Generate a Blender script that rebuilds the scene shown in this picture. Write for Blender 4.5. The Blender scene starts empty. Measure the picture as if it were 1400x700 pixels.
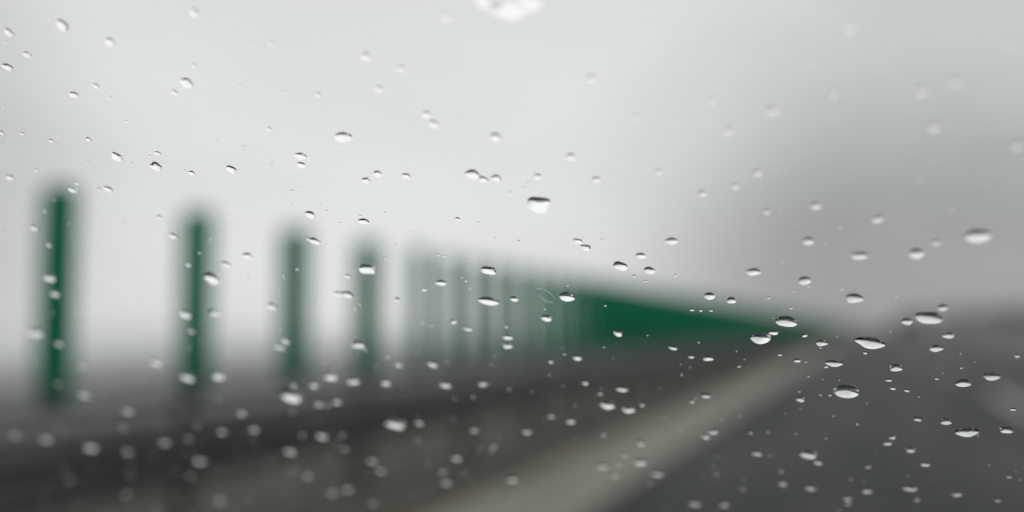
import bpy, math, random
from mathutils import Vector, Matrix, noise
random.seed(7)
sc=bpy.context.scene
sc.view_settings.view_transform='Standard'; sc.view_settings.look='None'; sc.view_settings.exposure=0

# ------------------------------------------------------------------ helpers
def mat(name):
    m=bpy.data.materials.new(name); m.use_nodes=True
    nt=m.node_tree; return m,nt,nt.nodes['Principled BSDF']
def noisy(name,c1,c2,scale,rough=0.7,r2=None,bump=0.0,metal=0.0,spec=0.5,stretch=None,detail=6):
    m,nt,b=mat(name); N=nt.nodes; L=nt.links
    tc=N.new('ShaderNodeTexCoord'); mp=N.new('ShaderNodeMapping'); L.new(tc.outputs['Object'],mp.inputs[0])
    if stretch: mp.inputs['Scale'].default_value=stretch
    n=N.new('ShaderNodeTexNoise'); n.inputs['Scale'].default_value=scale; n.inputs['Detail'].default_value=detail
    L.new(mp.outputs[0],n.inputs['Vector'])
    r=N.new('ShaderNodeValToRGB'); r.color_ramp.elements[0].position=.32; r.color_ramp.elements[1].position=.68
    r.color_ramp.elements[0].color=(*c1,1); r.color_ramp.elements[1].color=(*c2,1)
    L.new(n.outputs['Fac'],r.inputs[0]); L.new(r.outputs[0],b.inputs['Base Color'])
    if r2 is not None:
        mr=N.new('ShaderNodeMapRange'); mr.inputs['From Min'].default_value=.3; mr.inputs['From Max'].default_value=.7
        mr.inputs['To Min'].default_value=rough; mr.inputs['To Max'].default_value=r2
        L.new(n.outputs['Fac'],mr.inputs[0]); L.new(mr.outputs[0],b.inputs['Roughness'])
    else: b.inputs['Roughness'].default_value=rough
    b.inputs['Metallic'].default_value=metal; b.inputs['Specular IOR Level'].default_value=spec
    if bump:
        n2=N.new('ShaderNodeTexNoise'); n2.inputs['Scale'].default_value=scale*12; L.new(mp.outputs[0],n2.inputs['Vector'])
        bp=N.new('ShaderNodeBump'); bp.inputs['Strength'].default_value=bump; L.new(n2.outputs['Fac'],bp.inputs['Height']); L.new(bp.outputs[0],b.inputs['Normal'])
    return m
def mesh_obj(name,V,F,m,smooth=False,parent=None):
    me=bpy.data.meshes.new(name); me.from_pydata([tuple(v) for v in V],[],F); me.update()
    o=bpy.data.objects.new(name,me); sc.collection.objects.link(o)
    if m: me.materials.append(m)
    if smooth: me.polygons.foreach_set('use_smooth',[True]*len(me.polygons))
    if parent: o.parent=parent
    return o
def empty(name,loc=(0,0,0)):
    e=bpy.data.objects.new(name,None); e.empty_display_size=.3; sc.collection.objects.link(e); return e
def box(V,F,x0,x1,y0,y1,z0,z1):
    b=len(V); V+= [(x,y,z) for z in(z0,z1) for x,y in((x0,y0),(x1,y0),(x1,y1),(x0,y1))]
    F+= [(b,b+3,b+2,b+1),(b+4,b+5,b+6,b+7)]+[(b+i,b+(i+1)%4,b+4+(i+1)%4,b+4+i) for i in range(4)]
def sheet(name,x0,x1,y0,y1,z,m,nx=1,ny=1):
    V=[(x0+(x1-x0)*i/nx,y0+(y1-y0)*j/ny,z) for j in range(ny+1) for i in range(nx+1)]
    F=[(j*(nx+1)+i,j*(nx+1)+i+1,(j+1)*(nx+1)+i+1,(j+1)*(nx+1)+i) for j in range(ny) for i in range(nx)]
    return mesh_obj(name,V,F,m)

# ------------------------------------------------------------------ camera
YAW=math.radians(19.4); PIT=math.radians(4.1); FPX=1361.0
eye=Vector((0,0,1.2))
fwd=Vector((-math.sin(YAW)*math.cos(PIT),math.cos(YAW)*math.cos(PIT),math.sin(PIT)))
cam=bpy.data.cameras.new('camera'); co=bpy.data.objects.new('camera',cam); sc.collection.objects.link(co)
co.location=eye; co.rotation_euler=fwd.to_track_quat('-Z','Y').to_euler()
cam.lens=35; cam.sensor_width=36; cam.clip_start=.02; cam.clip_end=6000
FD=.35
cam.dof.use_dof=True; cam.dof.focus_distance=FD; cam.dof.aperture_fstop=2.4
sc.camera=co
right=fwd.cross(Vector((0,0,1))).normalized(); up=right.cross(fwd)
def ray(px,py): return fwd+right*((px-700)/FPX)-up*((py-350)/FPX)

# ------------------------------------------------------------------ sky / light
w=bpy.data.worlds.new('World'); sc.world=w; w.use_nodes=True
nt=w.node_tree; N=nt.nodes; L=nt.links; N.clear()
out=N.new('ShaderNodeOutputWorld'); mix=N.new('ShaderNodeMixShader'); L.new(mix.outputs[0],out.inputs[0]); mix.inputs[0].default_value=.96
bgA=N.new('ShaderNodeBackground'); bgB=N.new('ShaderNodeBackground'); bgA.inputs[1].default_value=.06
L.new(bgA.outputs[0],mix.inputs[1]); L.new(bgB.outputs[0],mix.inputs[2])
SE=math.radians(35); SAZ=math.radians(-30)   # azimuth from +Y, negative = left
sky=N.new('ShaderNodeTexSky'); sky.sky_type='NISHITA'; sky.sun_disc=False; sky.sun_elevation=SE; sky.sun_rotation=SAZ
L.new(sky.outputs[0],bgA.inputs[0])
tc=N.new('ShaderNodeTexCoord')
nrm=N.new('ShaderNodeVectorMath'); nrm.operation='NORMALIZE'; L.new(tc.outputs['Generated'],nrm.inputs[0])
nz=N.new('ShaderNodeTexNoise'); nz.inputs['Scale'].default_value=3.2; nz.inputs['Detail'].default_value=3; nz.inputs['Roughness'].default_value=.5
mpp=N.new('ShaderNodeMapping'); mpp.inputs['Scale'].default_value=(1,1,2.6); mpp.inputs['Location'].default_value=(.3,.1,.6)
L.new(nrm.outputs[0],mpp.inputs[0]); L.new(mpp.outputs[0],nz.inputs['Vector'])
cur=N.new('ShaderNodeMapRange'); cur.inputs['From Min'].default_value=.3; cur.inputs['From Max'].default_value=.7
cur.inputs['To Min'].default_value=.54; cur.inputs['To Max'].default_value=.61; L.new(nz.outputs['Fac'],cur.inputs[0])
val=cur.outputs[0]
def blob(d,ang,amt):
    global val
    d=d.normalized()
    dt=N.new('ShaderNodeVectorMath'); dt.operation='DOT_PRODUCT'; L.new(nrm.outputs[0],dt.inputs[0]); dt.inputs[1].default_value=d
    mr=N.new('ShaderNodeMapRange'); mr.interpolation_type='SMOOTHERSTEP'
    mr.inputs['From Min'].default_value=math.cos(math.radians(ang)); mr.inputs['From Max'].default_value=1.0
    mr.inputs['To Min'].default_value=0; mr.inputs['To Max'].default_value=amt; L.new(dt.outputs['Value'],mr.inputs[0])
    ad=N.new('ShaderNodeMath'); ad.operation='ADD'; L.new(val,ad.inputs[0]); L.new(mr.outputs[0],ad.inputs[1]); val=ad.outputs[0]
blob(Vector((-.46,.86,.26)),31,.20)      # thin bright cloud in front of the sun
blob(Vector((-.12,.96,.165)),10,-.05)    # heavier cloud banks
blob(Vector((.06,.99,-.06)),20,-.23)
blob(Vector((.10,.95,.28)),20,.04)
blob(Vector((-.80,.60,.13)),14,-.12)
comb=N.new('ShaderNodeCombineColor')
for i,k in enumerate((.98,1.0,1.008)):
    mm=N.new('ShaderNodeMath'); mm.operation='MULTIPLY'; mm.inputs[1].default_value=k; L.new(val,mm.inputs[0]); L.new(mm.outputs[0],comb.inputs[i])
L.new(comb.outputs[0],bgB.inputs[0]); bgB.inputs[1].default_value=1.0
sun=bpy.data.lights.new('sun','SUN'); sun.energy=.5; sun.angle=math.radians(100); sun.color=(1,.98,.95)
so=bpy.data.objects.new('sun',sun); sc.collection.objects.link(so)
sd=Vector((math.sin(SAZ)*math.cos(SE),math.cos(SAZ)*math.cos(SE),math.sin(SE))); so.rotation_euler=sd.to_track_quat('Z','Y').to_euler()

# ------------------------------------------------------------------ ground & road
m_field,nt,b=mat('painted_haze_field'); N=nt.nodes; L=nt.links  # field paling away from the road: distance haze painted into the base colour
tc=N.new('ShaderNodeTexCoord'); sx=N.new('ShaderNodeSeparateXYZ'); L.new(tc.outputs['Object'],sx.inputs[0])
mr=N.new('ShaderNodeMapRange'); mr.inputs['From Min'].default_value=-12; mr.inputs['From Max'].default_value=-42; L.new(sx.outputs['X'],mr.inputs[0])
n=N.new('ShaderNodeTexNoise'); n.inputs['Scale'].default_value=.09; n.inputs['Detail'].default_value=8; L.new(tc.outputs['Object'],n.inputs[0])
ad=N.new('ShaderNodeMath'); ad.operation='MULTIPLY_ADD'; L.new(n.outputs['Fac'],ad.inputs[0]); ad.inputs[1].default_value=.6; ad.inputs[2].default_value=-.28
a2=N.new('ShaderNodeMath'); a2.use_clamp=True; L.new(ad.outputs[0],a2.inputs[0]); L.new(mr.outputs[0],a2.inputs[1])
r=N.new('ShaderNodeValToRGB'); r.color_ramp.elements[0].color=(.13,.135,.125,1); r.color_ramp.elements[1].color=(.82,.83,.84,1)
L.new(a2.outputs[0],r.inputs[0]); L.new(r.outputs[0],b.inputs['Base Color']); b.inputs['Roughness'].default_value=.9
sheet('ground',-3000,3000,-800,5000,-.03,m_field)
m_asph=noisy('wet_asphalt',(.014,.019,.022),(.030,.037,.041),.9,.5,.7,.25,spec=.1,stretch=(1,.18,1))
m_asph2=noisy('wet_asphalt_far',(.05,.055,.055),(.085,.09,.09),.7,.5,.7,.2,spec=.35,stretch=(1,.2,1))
m_conc=noisy('concrete_shoulder_mat',(.22,.205,.16),(.36,.34,.27),1.6,.6,.85,.3,stretch=(1,.35,1))
m_dirt=noisy('median_soil',(.045,.040,.029),(.15,.132,.098),.7,.9,None,.6)
m_white=noisy('road_paint',(.5,.5,.5),(.75,.75,.74),6,.55)
sheet('highway_road',-1.7,8.6,-60,1500,.0,m_asph)
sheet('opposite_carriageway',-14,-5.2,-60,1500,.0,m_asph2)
# median : low uneven strip
V=[];F=[];ys=[-20+i*.5 for i in range(240)]+[100+i*20 for i in range(70)];xs=[-5.2,-4.9,-4.4,-3.9,-3.4,-3.0,-2.75,-2.6]
for y in ys:
    for x in xs:
        h=.015+(0 if x in(-5.2,-2.6) else .05+.05*noise.noise(Vector((x*1.3,y*.8,0))))
        V.append((x,y,h))
nx=len(xs)
for j in range(len(ys)-1):
    for i in range(nx-1): F.append((j*nx+i,j*nx+i+1,(j+1)*nx+i+1,(j+1)*nx+i))
mesh_obj('median_ground',V,F,m_dirt,True)
sheet('concrete_shoulder',-2.6,-1.7,-60,1500,.012,m_conc)
V=[];F=[]
y=-20.5
while y<600:
    box(V,F,2.12,2.27,y,y+4.5,.001,.005); y+=12
for y0 in range(-20,600,20): box(V,F,6.6,6.78,y0,y0+20,.001,.005)
for y0 in range(-20,600,20): box(V,F,-5.75,-5.6,y0,y0+20,.001,.005)
mesh_obj('lane_marking',V,F,m_white)
# dead grass tufts in the median (one object)
m_grass=noisy('dry_grass',(.06,.058,.035),(.15,.13,.085),3,.9)
V=[];F=[]
for i in range(7000):
    y=random.uniform(0,60)**1.0; x=random.uniform(-5.1,-2.75); h=random.uniform(.05,.2)
    a=random.uniform(0,6.28); wv=.008; lx=random.uniform(-.06,.06); ly=random.uniform(-.06,.06)
    b0=len(V); V+=[(x-wv*math.cos(a),y-wv*math.sin(a),.03),(x+wv*math.cos(a),y+wv*math.sin(a),.03),(x+lx,y+ly,.03+h)]; F.append((b0,b0+1,b0+2))
mesh_obj('dry_grass',V,F,m_grass)

# ------------------------------------------------------------------ guardrail
BX=-3.3
m_steel=noisy('weathered_steel',(.055,.062,.06),(.12,.128,.12),2.5,.5,.75,.1,metal=.2,spec=.3)
g=empty('guardrail')
prof=[(.0,.74),(.02,.75),(.045,.72),(.075,.69),(.085,.66),(.075,.63),(.035,.60),(.03,.585),(.035,.57),(.075,.54),(.085,.51),(.075,.48),(.045,.45),(.02,.42),(.0,.43)]
def rail(sgn):
    V=[];F=[]; yy=[-12,400]; n=len(prof)
    ring=[(BX+sgn*(.07+p[0]),p[1]) for p in prof]+[(BX+sgn*(.066+p[0]),p[1]) for p in reversed(prof)]
    k=len(ring)
    for y in yy: V+=[(x,y,z) for x,z in ring]
    F+=[(i,(i+1)%k,k+(i+1)%k,k+i) for i in range(k)]
    return mesh_obj('w_beam',V,F,m_steel,False,g)
rail(1); rail(-1)
V=[];F=[]
y=-11.0
while y<400:
    box(V,F,BX-.03,BX+.03,y-.004,y+.004,-.02,.82)
    box(V,F,BX-.036,BX-.03,y-.03,y+.03,-.02,.82); box(V,F,BX+.03,BX+.036,y-.03,y+.03,-.02,.82); y+=1.914
mesh_obj('posts',V,F,m_steel,False,g)

# ------------------------------------------------------------------ anti-glare fence
m_green=noisy('green_plastic',(.003,.225,.098),(.006,.31,.14),2,.45,.6,0,spec=.3)
f=empty('anti_glare_fence')
V=[];F=[];Vb=[];Fb=[]
def slat(y,wd=.17,z0=.87,z1=1.83):
    # curved plate (lens section) with rounded upper corners
    b=len(V); cols=9; rows=[0,.03,.15,.35,.6,.8,.9,.94,.965,.985,.995,1.0]
    for s in(1,-1):
        for t in rows:
            z=z0+(z1-z0)*t
            top=(z1-z); R=.06
            half=wd/2
            if top<R: half=wd/2-R+math.sqrt(max(0,R*R-(R-top)**2))
            if t<.05: half*= .75+5*t
            for i in range(cols):
                q=-1+2*i/(cols-1)
                V.append((BX+half*q, y+.022*(1-q*q)+s*.009*(1-q*q)**.5, z))
    nr=len(rows)
    for si in range(2):
        o=b+si*nr*cols
        for j in range(nr-1):
            for i in range(cols-1):
                q=(o+j*cols+i,o+j*cols+i+1,o+(j+1)*cols+i+1,o+(j+1)*cols+i)
                F.append(q if si else q[::-1])
    # centre rib & bracket
    box(V,F,BX-.012,BX+.012,y-.012,y+.008,z0+.02,z1-.12)
    box(Vb,Fb,BX-.05,BX+.05,y-.035,y+.035,.858,.866)
    box(Vb,Fb,BX-.035,BX+.035,y-.03,y-.024,.866,.98)
ys=[]
y=3.42-.957*8
while y<6.9: ys.append(y); y+=.957
y=7.15
while y<230: ys.append(y); y+=.6
for y in ys: slat(y,wd=(.215 if y<7 else .155)+random.uniform(-.004,.004),z1=1.83+random.uniform(-.012,.012))
mesh_obj('slats',V,F,m_green,True,f)
mesh_obj('brackets',Vb,Fb,m_steel,False,f)
V=[];F=[]; box(V,F,BX-.04,BX+.04,-11,230,.823,.857)
mesh_obj('carrier_rail',V,F,m_steel,False,f)

# ------------------------------------------------------------------ distant trees (one mass)
m_tree=noisy('bare_trees',(.15,.135,.12),(.27,.245,.225),.15,.95)  # brown-grey kept pale, aerial haze mixed into the colour
V=[];F=[]
def clump(x,y,z,s):
    a=Vector((random.gauss(0,1),random.gauss(0,1),random.gauss(0,1))).normalized(); c=a.orthogonal().normalized(); d=a.cross(c)
    b=len(V); p=Vector((x,y,z))
    V.extend([p+c*s,p+d*s*.6,p-c*s*.8,p-d*s*.7]); F.append((b,b+1,b+2,b+3))
for i in range(520):
    x=random.uniform(10,420); y=330+random.uniform(0,60)+abs(x)*.1
    H=random.uniform(5.5,9)*(1+.2*noise.noise(Vector((x*.03,0,3))))*min(1,.5+x/60)
    b=len(V); r=.16
    for k in range(5): V.append((x+r*math.cos(k*1.256),y+r*math.sin(k*1.256),-.1))
    V.append((x,y,H*.9)); F.extend([(b+k,b+(k+1)%5,b+5) for k in range(5)])
    for k in range(46):
        t=random.random()**.7; rr=H*.36*math.sin(math.pi*min(.95,t*.8+.2))
        a=random.uniform(0,6.28); q=rr*random.random()**.5
        clump(x+q*math.cos(a),y+q*math.sin(a),H*(.12+.85*t),random.uniform(.3,.75))
mesh_obj('distant_tree_line',V,F,m_tree)

# ------------------------------------------------------------------ windshield with rain
ws=empty('car_windshield')
Nn=Vector((0,1,1.15)).normalized(); U=Vector((1,0,0)); S=Vector((0,-1.15,1)).normalized()
C=eye+fwd*FD
def P(u,v,h=0): return C+U*u+S*v+Nn*h
u0,u1,v0,v1=-.50,1.22,-.52,.30
m_glass,nt,b=mat('window_glass'); N=nt.nodes;L=nt.links; N.remove(b)
o=N['Material Output']; tr=N.new('ShaderNodeBsdfTransparent'); tr.inputs[0].default_value=(.985,.995,.99,1)
gl=N.new('ShaderNodeBsdfGlossy'); gl.inputs['Roughness'].default_value=.02
mx=N.new('ShaderNodeMixShader'); mx.inputs[0].default_value=.02; L.new(tr.outputs[0],mx.inputs[1]); L.new(gl.outputs[0],mx.inputs[2]); L.new(mx.outputs[0],o.inputs[0])
mesh_obj('glass',[P(u0,v0),P(u1,v0),P(u1,v1),P(u0,v1)],[(0,3,2,1)],m_glass,False,ws)
m_rub=noisy('black_rubber',(.012,.012,.012),(.025,.025,.025),20,.6)
V=[];F=[]
def bar(a0,a1,b0,b1):
    k=len(V)
    for h in(-.012,.012):
        V.extend([P(a0,b0,h),P(a1,b0,h),P(a1,b1,h),P(a0,b1,h)])
    F.extend([(k,k+3,k+2,k+1),(k+4,k+5,k+6,k+7)]+[(k+i,k+(i+1)%4,k+4+(i+1)%4,k+4+i) for i in range(4)])
bar(u0-.06,u0,v0-.05,v1+.05); bar(u1,u1+.06,v0-.05,v1+.05); bar(u0,u1,v1,v1+.05); bar(u0,u1,v0-.05,v0)
mesh_obj('frame_seal',V,F,m_rub,False,ws)

m_water,nt,b=mat('rain_water'); N=nt.nodes;L=nt.links; N.remove(b)
gb=N.new('ShaderNodeBsdfGlass'); gb.inputs['IOR'].default_value=1.333; gb.inputs['Roughness'].default_value=0; L.new(gb.outputs[0],N['Material Output'].inputs[0])
V=[];F=[]
def drop(u,v,r,asp=1.0,rot=0.0,hr=.42,irr=.08,seg=28,rings=8,sag=.12):
    b=len(V); ph=[random.uniform(0,6.28) for _ in range(3)]; am=[random.uniform(0,irr) for _ in range(3)]
    R=(1+hr*hr)/(2*hr)
    cr,sr=math.cos(rot),math.sin(rot); h0=.00012
    def pt(rho,th,base=False):
        k=1+sum(am[i]*math.cos((i+2)*th+ph[i]) for i in range(3))
        x=rho*k*math.cos(th)*asp; y=rho*k*math.sin(th)/asp**.5
        z=max(0,math.sqrt(max(0,R*R-rho*rho))-(R-hr))
        if base: z=0
        else: y-= sag*z/hr*.5*(1-rho*.5)
        return P(u+r*(x*cr-y*sr),v+r*(x*sr+y*cr),h0+r*z)
    for j in range(1,rings+1):
        rho=math.sin(j/rings*math.pi/2)
        for i in range(seg): V.append(pt(rho,i*2*math.pi/seg))
    V.append(pt(0,0)); apex=len(V)-1
    bs=len(V)
    for i in range(seg): V.append(pt(1,i*2*math.pi/seg,True))
    for i in range(seg): F.append((apex,b+(i+1)%seg,b+i))
    for j in range(rings-1):
        for i in range(seg):
            F.append((b+j*seg+(i+1)%seg,b+(j+1)*seg+(i+1)%seg,b+(j+1)*seg+i,b+j*seg+i))
    F.append(tuple(bs+i for i in range(seg)))
# drops observed on the glass: sight line x, y and apparent width
D="""85 35 20,12 45 15,10 92 15,37 75 12,150 58 16,101 130 13,131 118 10,121 191 9,239 127 10,255 114 20,265 18 15,265 90 8,370 60 9,435 130 9,500 78 15,547 94 12,518 122 12,610 25 13,583 157 14,593 170 15,469 188 22,368 177 8,411 214 16,412 226 13,677 188 16,808 108 14,780 215 14,735 242 12,815 246 12,160 215 18,213 228 18,215 210 9,205 214 5,316 232 16,262 237 10,105 251 8,99 260 13,148 259 13,14 243 12,2 182 8,70 193 8,30 183 7,50 233 6,136 259 6,516 238 13,500 247 12,555 241 12,736 280 34,424 294 16,497 303 14,430 330 16,422 327 8,338 350 14,309 362 14,237 323 12,218 297 8,47 312 12,67 335 8,5 318 8,68 380 18,75 402 14,290 381 26,258 362 8,372 419 14,475 403 16,463 402 12,475 378 9,502 368 24,603 387 14,620 440 10,668 370 20,668 412 22,703 409 12,747 435 16,775 406 22,640 450 10,694 461 14,694 473 14,490 471 20,580 396 8,626 300 8,848 364 20,888 370 16,876 350 14,918 330 16,845 456 14,970 405 16,1000 411 14,972 425 5,958 425 5,946 424 6,1105 330 16,1115 282 13,1175 350 18,1100 384 18,1030 372 17,1253 347 21,1337 323 30,1280 332 12,1168 408 22,1075 440 26,1040 463 26,1100 459 8,1123 469 16,1190 469 30,1270 435 30,1240 440 14,1289 421 14,1297 459 14,1140 497 18,1225 503 18,1090 493 10,1157 535 34,1215 520 8,1240 534 8,1317 524 20,1356 515 20,1294 576 18,1322 591 26,1376 588 18,1255 573 12,1105 621 24,1245 615 14,1265 635 12,1220 598 10,1070 661 12,1108 667 14,1185 671 14,1245 668 15,1308 676 12,1160 688 10,1035 620 12,975 590 14,965 597 12,965 541 12,875 632 17,876 606 11,899 648 15,780 576 12,850 532 14,830 554 20,859 560 17,968 490 14,945 488 8,950 688 16,990 690 12,840 650 11,700 655 14,720 590 12,540 579 28,398 541 34,440 596 16,396 617 15,272 630 16,124 612 18,63 600 16,20 595 13,175 562 13,213 496 18,256 516 20,298 514 21,254 430 18,262 453 9,293 428 15,383 475 12,452 515 20,483 521 17,609 526 16,660 525 11,591 498 14,545 499 10,50 455 22,80 470 12,115 540 15,110 500 11,330 565 12,347 587 12,303 590 12,225 605 12,460 549 13,573 578 11,508 630 12,648 588 10,510 687 11,610 660 11,300 684 13,420 650 12,543 410 9,1055 152 14,995 180 12,975 138 10,1035 237 11,1277 175 14,1260 125 14,1305 112 14,1160 40 13,1200 300 14,1140 130 10,960 265 11,900 235 9,870 160 9,1390 200 13,1005 255 10,1380 60 11,1048 290 9"""
def hit(px,py):
    d=ray(px,py); t=(C-eye).dot(Nn)/d.dot(Nn); q=eye+d*t-C
    return q.dot(U),q.dot(S),t
placed=[]
for e in D.split(','):
    x,y,wd=map(float,e.split()); u,v,t=hit(x,y)
    r=wd*.5*t/FPX*.92
    a=random.uniform(1.0,1.22) if random.random()<.85 else random.uniform(1.25,1.45)
    drop(u,v,r,asp=a,rot=random.uniform(-.3,.3),hr=random.uniform(.26,.38),irr=.08,seg=36,rings=10)
    placed.append((u,v,r))
# merged, comma-shaped runs and smeared films
def run(pts,h=.4,a=1.15):
    for x,y,wd in pts:
        u,v,t=hit(x,y); drop(u,v,wd*.5*t/FPX,asp=a,rot=-.3,hr=h,irr=.1,seg=36,rings=10); placed.append((u,v,wd*.5*t/FPX))
run([(646,239,19),(661,246,13),(678,244,13)]); run([(790,330,11),(801,339,13)])
run([(668,5,26),(694,14,36),(724,6,24)],.14,1.5)
# tiny ones everywhere on the pane
def clear(u,v,r): return all((u-a)**2+(v-b)**2>(r+c)**2 for a,b,c in placed)
for i in range(8500):
    u=random.uniform(u0,u1); v=random.uniform(v0,v1)
    r=min(.0022,.00024*math.exp(abs(random.gauss(0,.85))))
    if v>-.03: r=min(r,.00055)
    if u<.35 and v>-.05 and random.random()<.4: continue
    if not clear(u,v,r): continue
    if len(placed)<2500: placed.append((u,v,r))
    drop(u,v,r,asp=random.uniform(.9,1.3),rot=random.uniform(-.5,.5),hr=random.uniform(.26,.4),irr=.08,seg=16,rings=5)
mesh_obj('raindrops',V,F,m_water,True,ws)
# thin dried water rings
V=[];F=[]
def ring(x,y,ru,rv,rot,th):
    u,v,t=hit(x,y); b=len(V); n=40; k=6
    for i in range(n):
        a=i/n*6.2832
        for j in range(k):
            c=j/k*6.2832; rr=1+th*math.cos(c)/ru
            X=ru*rr*math.cos(a);Y=rv*rr*math.sin(a)
            V.append(P(u+X*math.cos(rot)-Y*math.sin(rot),v+X*math.sin(rot)+Y*math.cos(rot),.0002+th*.4*(1+math.sin(c))))
    for i in range(n):
        for j in range(k): F.append((b+i*k+(j+1)%k,b+((i+1)%n)*k+(j+1)%k,b+((i+1)%n)*k+j,b+i*k+j)[::-1])
ring(746,405,.0042,.0022,-1.0,.00015); ring(352,212,.0055,.0026,-.8,.00008)
mesh_obj('water_rings',V,F,m_water,True,ws)
